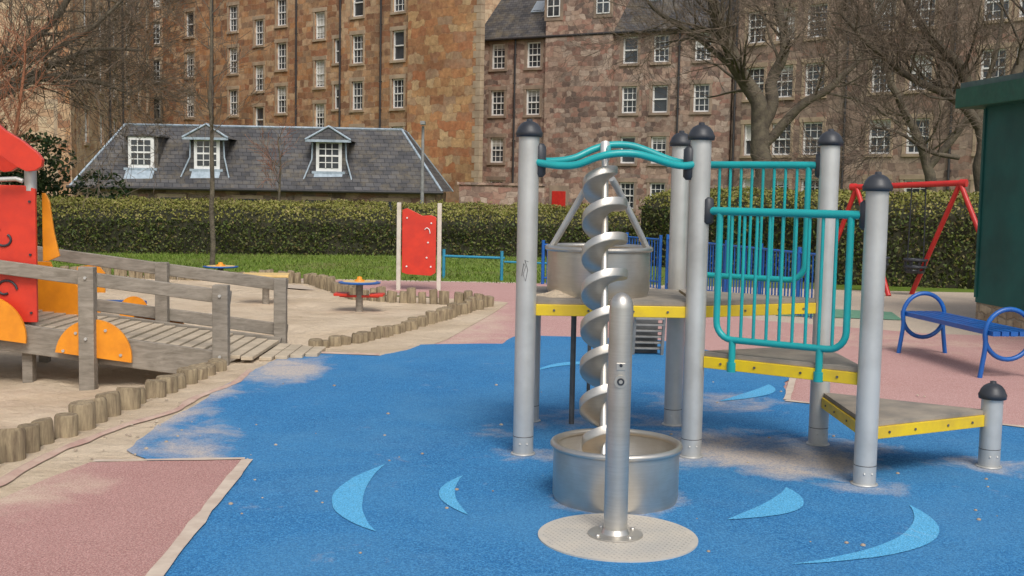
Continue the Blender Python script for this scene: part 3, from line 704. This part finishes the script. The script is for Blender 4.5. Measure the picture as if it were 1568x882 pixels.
# ------------------------------------------------------------------ buildings
def building(name,A,B,z0,z1,wins,st_m,depth=9,dress=dressed,roof=4.5,slm=slate_b,pipes=(),chim=(),extra=None,skew=0.0):
    A=Vector(A);B=Vector(B); L=(B-A).length; ang=math.atan2(B.y-A.y,B.x-A.x); e=emp(name,(A.x,A.y,0),ang)
    xs={0.,L};zs={z0,z1}
    for w in wins: xs|={round(w[0]-w[2]/2,3),round(w[0]+w[2]/2,3)}; zs|={round(w[1]-w[3]/2,3),round(w[1]+w[3]/2,3)}
    xs=sorted(x for x in xs if 0<=x<=L);zs=sorted(z for z in zs if z0<=z<=z1)
    m=MB(); nx_=len(xs); V=[(x,0,z) for z in zs for x in xs]; F=[]
    for j in range(len(zs)-1):
        for i in range(nx_-1):
            cx_,cz_=(xs[i]+xs[i+1])/2,(zs[j]+zs[j+1])/2
            if any(abs(cx_-w[0])<w[2]/2 and abs(cz_-w[1])<w[3]/2 for w in wins): continue
            F.append((j*nx_+i,j*nx_+i+1,(j+1)*nx_+i+1,(j+1)*nx_+i))
    m.add(V,F)
    D=.24; Lb=L-skew*depth
    for (x,z,w,h,k) in wins:
        a,b,c,d=x-w/2,x+w/2,z-h/2,z+h/2
        V=[(a,0,c),(b,0,c),(b,0,d),(a,0,d),(a,D,c),(b,D,c),(b,D,d),(a,D,d)]
        m.add(V,[(0,4,5,1),(1,5,6,2),(2,6,7,3),(3,7,4,0)])
    m.add([(0,0,z0),(0,depth,z0),(0,depth,z1),(0,0,z1)],[(0,1,2,3)]); m.add([(L,0,z0),(Lb,depth,z0),(Lb,depth,z1),(L,0,z1)],[(3,2,1,0)])
    m.add([(0,depth,z0),(Lb,depth,z0),(Lb,depth,z1),(0,depth,z1)],[(3,2,1,0)])
    m.obj('walls',st_m,e)
    s=MB();fr=MB();gl=MB()
    for (x,z,w,h,k) in wins:
        a,b,c,d=x-w/2,x+w/2,z-h/2,z+h/2; sw=.17
        s.box((x,-.01,d+.13),(w+2*sw+.1,.07,.26)); s.box((x,-.03,c-.08),(w+2*sw,.14,.16))
        for sx in (a-sw/2,b+sw/2):
            s.box((sx,-.005,z),(sw,.05,h-.004))
        gy=.19
        gl.add([(a,gy,c),(b,gy,c),(b,gy,d),(a,gy,d)],[(0,1,2,3)],0)
        rr=random.random()
        if rr<.4:
            hb=h*random.choice([.2,.35,.5,.9]); gl.add([(a,gy-.008,d-hb),(b,gy-.008,d-hb),(b,gy-.008,d),(a,gy-.008,d)],[(0,1,2,3)],2)
        f_=.09
        fr.box((a+f_/2,.14,z),(f_,.08,h)); fr.box((b-f_/2,.14,z),(f_,.08,h)); fr.box((x,.14,d-f_/2),(w-2*f_-.004,.08,f_)); fr.box((x,.14,c+f_/2),(w-2*f_-.004,.08,f_))
        fr.box((x,.14,z),(w-2*f_-.004,.07,.08))
        if k!='n' and random.random()<.75:
            nv=2 if w>.8 else 1
            for q in range(nv): fr.box((a+w*(q+1)/(nv+1),.155,z),(.035,.03,h-2*f_))
            for q in (-.25,.25): fr.box((x,.157,z+h*q),(w-2*f_,.026,.035))
    s.obj('window_surrounds',dress,e,.01); fr.obj('window_frames',[white,reddoor],e); gl.obj('window_panes',[glass,reddoor,blind],e)
    r=MB(); o=.25
    if roof:
        V=[(-o,-o,z1),(L+o,-o,z1),(Lb+o,depth+o,z1),(-o,depth+o,z1),(-.0,depth/2,z1+roof),(L-skew*depth/2,depth/2,z1+roof)]
        r.add(V,[(0,1,5,4),(2,3,4,5)]); r.obj('roof',slm,e)
        r=MB(); r.add([V[0],V[4],V[3]],[(0,1,2)]); r.add([V[1],V[2],V[5]],[(0,1,2)]); r.obj('gable_ends',st_m,e)
        r=MB(); r.tube([(-o,-o-.05,z1-.02),(L+o,-o-.05,z1-.02)],.08,8); r.obj('gutter',pipe_m,e)
    if pipes:
        r=MB()
        for x,zz in pipes:
            r.tube([(x,-.1,z0),(x,-.1,zz)],.065,8)
            for q in np.arange(z0+1,zz,1.8): r.box((x,-.09,q),(.2,.08,.06))
        r.obj('drainpipes',pipe_m,e)
    for (x,y,w,h) in chim:
        r=MB(); r.box((x,y,z1+h/2),(w,.9,h)); r.box((x,y,z1+h+.08),(w+.2,1.1,.16))
        for q in range(int(w/.45)): r.lathe((x-w/2+.3+q*.45,y,z1+h+.16),[(.13,0),(.11,.5),(.14,.55),(.09,.55)],10,1)
        r.obj('chimney',[st_m,dressed],e)
    if extra: extra(e,L)
    return e
A=(-27.3,90.7);B=(-1.9,69.3)
def sB2(X): return (X+27.3)*math.hypot(25.4,21.4)/25.4
w=[]
for X in (-24.6,-20.5,-16.3,-10.35,-7.45):
    for z in (1.6,4.6,7.6,10.6,13.6): w.append((sB2(X),z,1.05,1.85,'w'))
for X in (-18.2,-13.2):
    for z in (3.3,6.3,9.2,12.4): w.append((sB2(X),z,1.0,1.8,'w'))
for z in (4.6,7.6,10.6): w.append((sB2(-11.9),z,.5,1.6,'n'))
def ex2(e,L):
    m=MB(); s0=sB2(-6.55)
    m.box(((s0+L)/2,-.16,7.2),(L-s0-.01,.32,17.6)); m.obj('blank_gable_stack',stone_orange,e)
    q=MB()
    for k in range(40):
        z=-1.4+k*.44; wd=.6 if k%2 else .38; q.box((L-wd/2+.02,-.17,z),(wd,.34,.42)); 
    q.obj('quoins',dressed,e,.01)
building('stone_tenement',A,B,-1.6,16,w,stone_red,9,pipes=[(sB2(-8.6),16),(sB2(-12.1)+.7,16),(sB2(-15.0),16),(sB2(-22.3),16)],chim=[(6,3,3,4),(20,3,3,4)],extra=ex2,skew=.95)
A=(-2.4,75.8);B=(12.3,67.1)
w=[]
for s_ in (1.45,4.05,10.7,12.7,15.3):
    for z in (1.46,4.2,7.2,10.15):
        w.append((s_,z,1.0,1.6,'w'))
def ex3(e,L):
    m=MB(); 
    m.box((7.35,-.15,4.0),(4.6,.3,11.2)); m.box((7.35,-.15,13.1),(4.6,.3,7.0)); m.box((7.35,2.8,13.9),(4.6,5.4,5.4)); m.obj('projecting_bay',stone_brown,e)
    s=MB();f=MB();g=MB()
    for (x,z,w_,h_) in ((5.6,13.0,.9,1.3),(9.0,13.0,.9,1.3)):
        s.box((x,-.32,z),(w_+.4,.05,h_+.45)); g.box((x,-.35,z),(w_,.03,h_)); f.box((x,-.37,z),(w_,.03,.06)); f.box((x,-.37,z),(.06,.025,h_))
        for sx in (-1,1): f.box((x+sx*(w_/2-.03),-.372,z),(.06,.03,h_))
        for sz in (-1,1): f.box((x,-.368,z+sz*(h_/2-.03)),(w_,.03,.06))
    x=6.25; s.box((x,-.32,.75),(1.35,.06,2.5)); g.box((x,-.36,.6),(.95,.05,2.1),1); f.box((x,-.39,.6),(.05,.02,2.0),1)
    s.obj('bay_surrounds',dressed_dark,e); f.obj('bay_frames',[white,reddoor],e); g.obj('bay_panes',[glass,reddoor],e)
    k=MB()
    for (x,t) in ((3.4,.45),(11.4,.5),(14,.5)):
        y=-.25+t*4.75; z=11.2+t*4.8; rot=Matrix.Rotation(math.atan2(4.8,4.75),3,'X')
        k.box((x,y,z+.05),(.95,1.15,.12),0,mat=rot); k.box((x,y-.04,z+.09),(.75,.95,.10),1,mat=rot)
    k.obj('skylights',[lead,M('skylight_glass',(.35,.4,.45),(.3,.34,.38),.15)],e)
building('stone_tenement',A,B,-1.6,11.2,w,stone_brown,9.0,dressed_dark,4.8,slate_m,pipes=[(.3,11.2),(2.75,11.2),(13.9,11.2)],extra=ex3)
A=(12.4,67.0);B=(34,43.2); w=[]
for s_ in (1.5,3.4,5.4,9.4,11.5,15.2,16.9,20.3,23,26.5,29):
    for z in (1.7,4.75,7.9,11.0,14.0): w.append((s_,z,1.25,1.75,'w'))
building('stone_tenement',A,B,-1.6,16.2,w,stone_dark,9,dressed,5,slate_m,pipes=[(.25,16),(7.4,16),(13.3,16),(18.7,16)],chim=[(8,3,3,4),(20,3,3,4)])
A=(-22.8,60);B=(-27.8,90); w=[]
for s_ in (4,8.5,13,18,23,27):
    for z in (1.6,4.7,7.8,10.9,13.8): w.append((s_,z,1.1,1.8,'w'))
building('stone_tenement',A,B,-1.6,17,w,stone_tan,14,pipes=[(10.8,17),(15.5,17)],roof=5)
A=(-38,58.5);B=(-22.85,59.95); w=[]
for s_ in (2,5.2,8.4,11.6,13.9):
    for z in (1.6,4.7,7.8,10.9,13.8): w.append((s_,z,1.05,1.8,'w'))
building('stone_tenement',A,B,-1.6,17,w,stone_red,1.2,pipes=[(9.8,17)],roof=0)
w=[(s_,z,1.1,1.8,'w') for s_ in (3,6,9,12) for z in (1.6,4.7,7.8,10.9,14,17)]
building('stone_tenement',(-33,97),(-18,97),-1.6,20,w,stone_red,6,roof=0)
building('stone_tenement',(-14,94),(44,94),-1.6,21,[],stone_tan,6,roof=0)

# ------------------------------------------------------------------ slate lodge
lg=emp('slate_roof_lodge')
m=MB(); m.box((-10.6,52,-.05),(14.7,7.4,3.1)); m.obj('walls',stone_brown,lg)
m=MB(); a=[(-18.3,47.9,1.5),(-2.95,47.9,1.55),(-2.95,56.1,1.55),(-18.3,56.1,1.5)]; t_=[(-16.9,50.6,4.18),(-4.9,50.6,4.18),(-4.9,53.4,4.18),(-16.9,53.4,4.18)]
m.add(a+t_,[(0,1,5,4),(1,2,6,5),(2,3,7,6),(3,0,4,7),(4,5,6,7),(3,2,1,0)]); m.obj('roof',slate_m,lg)
m=MB(); m.tube(t_,.06,8,0,True)
for i in range(4): m.tube([a[i],t_[i]],.05,8)
m.obj('lead_ridges',lead,lg)
m=MB(); m.tube([(-18.4,47.82,1.46),(-2.9,47.82,1.5)],.07,8); m.obj('gutter',pipe_m,lg)
wn=[(-17.0,.3),(-14.2,.3),(-11,.3),(-8.2,.3),(-5.2,.3)]
m=MB(); 
for x,z in wn: m.box((x,48.28,z+.1),(1.2,.06,1.7),1); m.box((x,48.25,z+.1),(.9,.06,1.4),0)
m.obj('ground_floor_windows',[glass,dressed],lg)
def dormer(x,gab):
    y=48.72; w_=1.08; zb,zt=2.30,3.60
    m=MB(); m.box((x,y+.9,(zb+zt)/2),(w_+.3,1.7,zt-zb)); m.obj('dormer_cheeks',slate_m,lg)
    f=MB(); f.box((x,y,(zb+zt)/2),(w_,.08,zt-zb)); f.obj('dormer_frame',white,lg,.01)
    g=MB(); g.box((x,y-.035,(zb+zt)/2),(w_-.28,.04,zt-zb-.28)); g.obj('dormer_glass',glass,lg)
    b=MB(); b.box((x,y-.062,(zb+zt)/2),(w_-.28,.03,.07))
    for q in (-1,1): b.box((x+q*(w_-.28)/6,y-.06,(zb+zt)/2),(.035,.025,zt-zb-.28))
    for q in (-.28,.28): b.box((x,y-.058,(zb+zt)/2+q),(w_-.28,.025,.035))
    b.obj('dormer_bars',white,lg)
    s=MB(); s.box((x,y-.06,zb-.05),(w_+.3,.2,.1)); s.beam((x,y-.12,zb-.1),(x,y-.50,zb-.52),w_+.1,.05); s.obj('dormer_apron',lead,lg)
    r=MB()
    if gab:
        o=.95
        r.add([(x-o,y-.3,zt-.02),(x+o,y-.3,zt-.02),(x,y-.1,zt+.55),(x,y+2.0,zt+.55),(x-o,y+1.9,zt-.02),(x+o,y+1.9,zt-.02)],[(0,2,3,4),(1,5,3,2),(0,1,2),(0,4,5,1)]); r.obj('dormer_roof',slate_m,lg)
        q=MB(); q.tube([(x-o,y-.32,zt),(x,y-.12,zt+.57),(x+o,y-.32,zt)],.05,6); q.tube([(x,y-.12,zt+.57),(x,y+2,zt+.57)],.045,6); q.box((x,y-.3,zt-.04),(1.9,.06,.1))
        for sg in (-1,1): q.tube([(x+sg*(w_/2+.15),y-.02,zt-.05),(x+sg*.72,y+.02,zb+.5),(x+sg*1.0,y-.35,zb-.35)],.035,6)
        q.obj('dormer_flashing',lead,lg)
        c=MB()
        for sg in (-1,1): c.add([(x+sg*.6,y+.02,zt-.05),(x+sg*.6,y+.02,zb-.05),(x+sg*1.0,y-.30,zb-.35),(x+sg*.74,y+.0,zb+.5)],[(0,1,2,3)])
        c.obj('dormer_valley',slate_m,lg)
    else:
        r.box((x,y+.85,zt+.04),(w_+.5,1.9,.08)); r.obj('dormer_roof',slate_m,lg,.01)
dormer(-15.6,False); dormer(-12.85,True); dormer(-7.75,True)
e=emp('boundary_wall'); m=MB(); m.box((-.6,57.5,.2),(4.2,.5,3.4)); m.box((-.6,57.5,1.95),(4.4,.65,.12)); m.obj('wall',stone_brown,e)
e=emp('street_lamp'); m=MB(); m.tube([(-3.15,40,-1.4),(-3.15,40,3.8)],[.08,.05],10); m.box((-3.15,39.95,3.9),(.16,.45,.12)); m.obj('column_and_lantern',M('grey_lamp',(.3,.3,.29),(.2,.2,.2)),e,.01)

# ------------------------------------------------------------------ trees
def tree(name,limbs,seed,depth=4,mats=(barkm,twigm),dens=1.0,len0=1.6,droop=0.0,tr=.30):
    rnd=random.Random(seed); m=MB()
    def sub(p,d,L,r,lev):
        n=5 if lev<depth else 3; pts=[p];rad=[r];cur=p.copy();dd=d.copy()
        for i in range(n):
            dd=(dd+Vector((rnd.gauss(0,.14),rnd.gauss(0,.14),rnd.gauss(.07-droop,.13)))).normalized(); cur=cur+dd*L/n
            pts.append(cur.copy()); rad.append(max(.0055,r*(1-.7*(i+1)/n)))
            if lev<depth:
                for _ in range(1 if rnd.random()<.7*dens else 0):
                    side=dd.orthogonal().normalized(); side.rotate(Matrix.Rotation(rnd.uniform(0,6.28),3,dd))
                    nd=(dd*.85+side*rnd.uniform(.45,.85)).normalized(); sub(cur.copy(),nd,L*rnd.uniform(.5,.8),rad[-1]*.62,lev+1)
        m.tube(pts,rad,6 if lev<=1 else (4 if lev<3 else 3),0 if lev<2 else 1,caps=False)
    for pts,r0,r1,start in limbs:
        P=smooth(pts,5); k=len(P); rad=[(r0+(r1-r0)*i/(k-1))*(1+.12*noise.noise(Vector((i*.7,r0*50,0)))) for i in range(k)]
        P=[p+Vector((noise.noise(p*1.3),noise.noise(p*1.3+Vector((5,0,0))),0))*.16*min(1,r0*6) for p in P]
        m.tube(P,rad,12)
        for i in range(k):
            if i/k<start: continue
            d=(P[min(i+1,k-1)]-P[max(i-1,0)]).normalized()
            for _ in range(2 if rnd.random()<.5 else 1):
                side=d.orthogonal().normalized(); side.rotate(Matrix.Rotation(rnd.uniform(0,6.28),3,d))
                nd=(d*.6+side*rnd.uniform(.6,1)).normalized(); sub(P[i].copy(),nd,len0*rnd.uniform(.6,1.3),max(.012,min(.055,rad[i]*tr)),1)
    return m.obj(name,list(mats))
tree('bare_tree',[([(7.35,34,-.5),(7.25,34,1.5),(7.2,34,3.2),(7.0,34,4.4),(6.2,33.8,5.6),(5.75,33.6,6.6),(5.4,33.5,7.8),(5.0,33.4,9.5)],.34,.10,.42),
 ([(7.15,34,3.4),(7.5,34.2,4.6),(7.7,34.3,6.2),(7.6,34.5,8),(7.9,34.6,10)],.22,.06,.35),
 ([(7.2,34,3.0),(8.2,33.8,4.2),(9.2,33.6,5.0),(10.2,33.5,6.4),(10.8,33.3,8.2)],.16,.04,.3),
 ([(6.6,33.9,5.0),(5.2,34,6.2),(4.0,34.2,7.0),(3.2,34.2,8.2)],.1,.03,.3)],3,4,len0=1.9,dens=1.08)
tree('bare_tree',[([(10.6,26,-.3),(10.5,26,1.8),(10.4,26,3.2),(10.0,26,4.3),(9.2,26,5.2),(8.4,26,6.4)],.24,.06,.5),
 ([(10.3,26,3.3),(9.6,25.8,3.9),(8.6,25.6,4.3),(7.6,25.4,5.0),(6.9,25.3,5.6)],.12,.03,.2),
 ([(10.4,26,3.2),(11.2,26,4.6),(11.4,26,6.2),(11.2,26,8)],.16,.05,.3),
 ([(9.9,26,2.6),(9.2,25.8,2.7),(8.4,25.6,3.1),(7.8,25.5,3.2)],.06,.02,.2)],11,4,len0=1.6,dens=1.08)
tree('bare_tree',[([(13.4,37,-.8),(13.3,37,1.5),(13.0,37,3.0),(12.2,37,4.6),(11.4,37,6.4),(11,37,8.6)],.22,.05,.35),
 ([(13.1,37,2.6),(14.2,37,4.0),(15.0,37,5.6),(15.2,37,8)],.14,.04,.25)],17,4,len0=1.7)
tree('bare_tree',[([(-14.6,30,-.3),(-14.4,30,2),(-14.0,30,3.4),(-13.2,30,4.6),(-12.2,30,5.4),(-11,30,6.8)],.26,.06,.4),
 ([(-14.1,30,3.2),(-13.0,29.8,3.9),(-11.8,29.6,4.3),(-10.6,29.4,4.2),(-9.6,29.3,3.9)],.14,.03,.15),
 ([(-13.6,30,4.0),(-12.2,29.8,4.4),(-10.8,29.7,5.0),(-9.4,29.6,5.0)],.10,.03,.15),
 ([(-14.1,30,3.6),(-14.2,30,5.5),(-13.8,30,7.5)],.16,.05,.3),([(-13.2,30,4.5),(-11.9,30,5.0),(-10.6,30,5.8),(-9.6,30,6.8)],.09,.03,.2)],5,4,len0=1.6,droop=.05,dens=1.05)
tree('young_tree',[([(-6.18,23.8,0),(-6.17,23.8,1.5),(-6.2,23.8,3),(-6.18,23.8,4.4),(-6.2,23.8,6)],.055,.02,.42)],8,3,len0=.9)
tree('young_tree',[([(-8.9,44,-1.6),(-8.9,44,.5),(-8.85,44,2),(-8.9,44,3.6)],.07,.02,.45)],9,3,mats=(barkm,redtwig),len0=1.0)
tree('ornamental_tree',[([(-11.3,24.8,0),(-11.4,24.8,1.2),(-11.5,24.8,2.6),(-11.4,24.8,4)],.09,.03,.3),([(-11.4,24.8,1.2),(-10.8,24.8,2.2),(-10.5,24.8,3.3),(-10.4,24.8,4.6)],.06,.02,.2)],21,3,mats=(redtwig,redtwig),len0=1.0)
def shrub(c,r,n,name='evergreen_shrub'):
    P=[]
    for k in range(14):
        cc=np.array(c)+np.random.normal(0,.45,3)*np.array(r); d=np.random.normal(size=(n//14,3)); d/=np.linalg.norm(d,axis=1)[:,None]
        P.append(cc+d*np.array(r)*.5*np.random.uniform(.75,1.05,(n//14,1)))
    P=np.concatenate(P); P=P[P[:,2]>-1]; return quads(name,P,np.random.uniform(.05,.1,len(P)),shrub_l)
shrub((-14.0,33,1.2),(1.8,1.2,1.6),9000); shrub((12.5,40,.2),(3,1.2,1.4),5000)

# ------------------------------------------------------------------ light, sky, camera
w=bpy.data.worlds.new('World'); scene.world=w; w.use_nodes=True; nt=w.node_tree
sky=nt.nodes.new('ShaderNodeTexSky'); sky.sky_type='NISHITA'; sky.sun_disc=False
el,az=R(50),R(165)
sky.sun_elevation=el; sky.sun_rotation=az; sky.dust_density=3; sky.air_density=1.0
hs=nt.nodes.new('ShaderNodeHueSaturation'); hs.inputs['Saturation'].default_value=.5
nt.links.new(sky.outputs[0],hs.inputs['Color']); bg=nt.nodes['Background']; nt.links.new(hs.outputs[0],bg.inputs['Color']); bg.inputs['Strength'].default_value=.15
sd=bpy.data.lights.new('sun','SUN'); sd.energy=2.0; sd.angle=R(24); sd.color=(1,.96,.90); so=bpy.data.objects.new('sun',sd); scene.collection.objects.link(so)
dirv=Vector((math.sin(az)*math.cos(el),math.cos(az)*math.cos(el),math.sin(el))); so.rotation_euler=dirv.to_track_quat('Z','Y').to_euler()
cd=bpy.data.cameras.new('camera'); cd.lens=1775/1568*36; cd.sensor_width=36; cd.clip_end=2000; cam=bpy.data.objects.new('camera',cd); scene.collection.objects.link(cam)
cam.matrix_world=Matrix.Translation((0,0,1.7))@Matrix.Rotation(R(90-4.86),4,'X')@Matrix.Rotation(R(1.1),4,'Z'); scene.camera=cam
scene.view_settings.view_transform='Standard'; scene.view_settings.look='None'; scene.view_settings.exposure=0
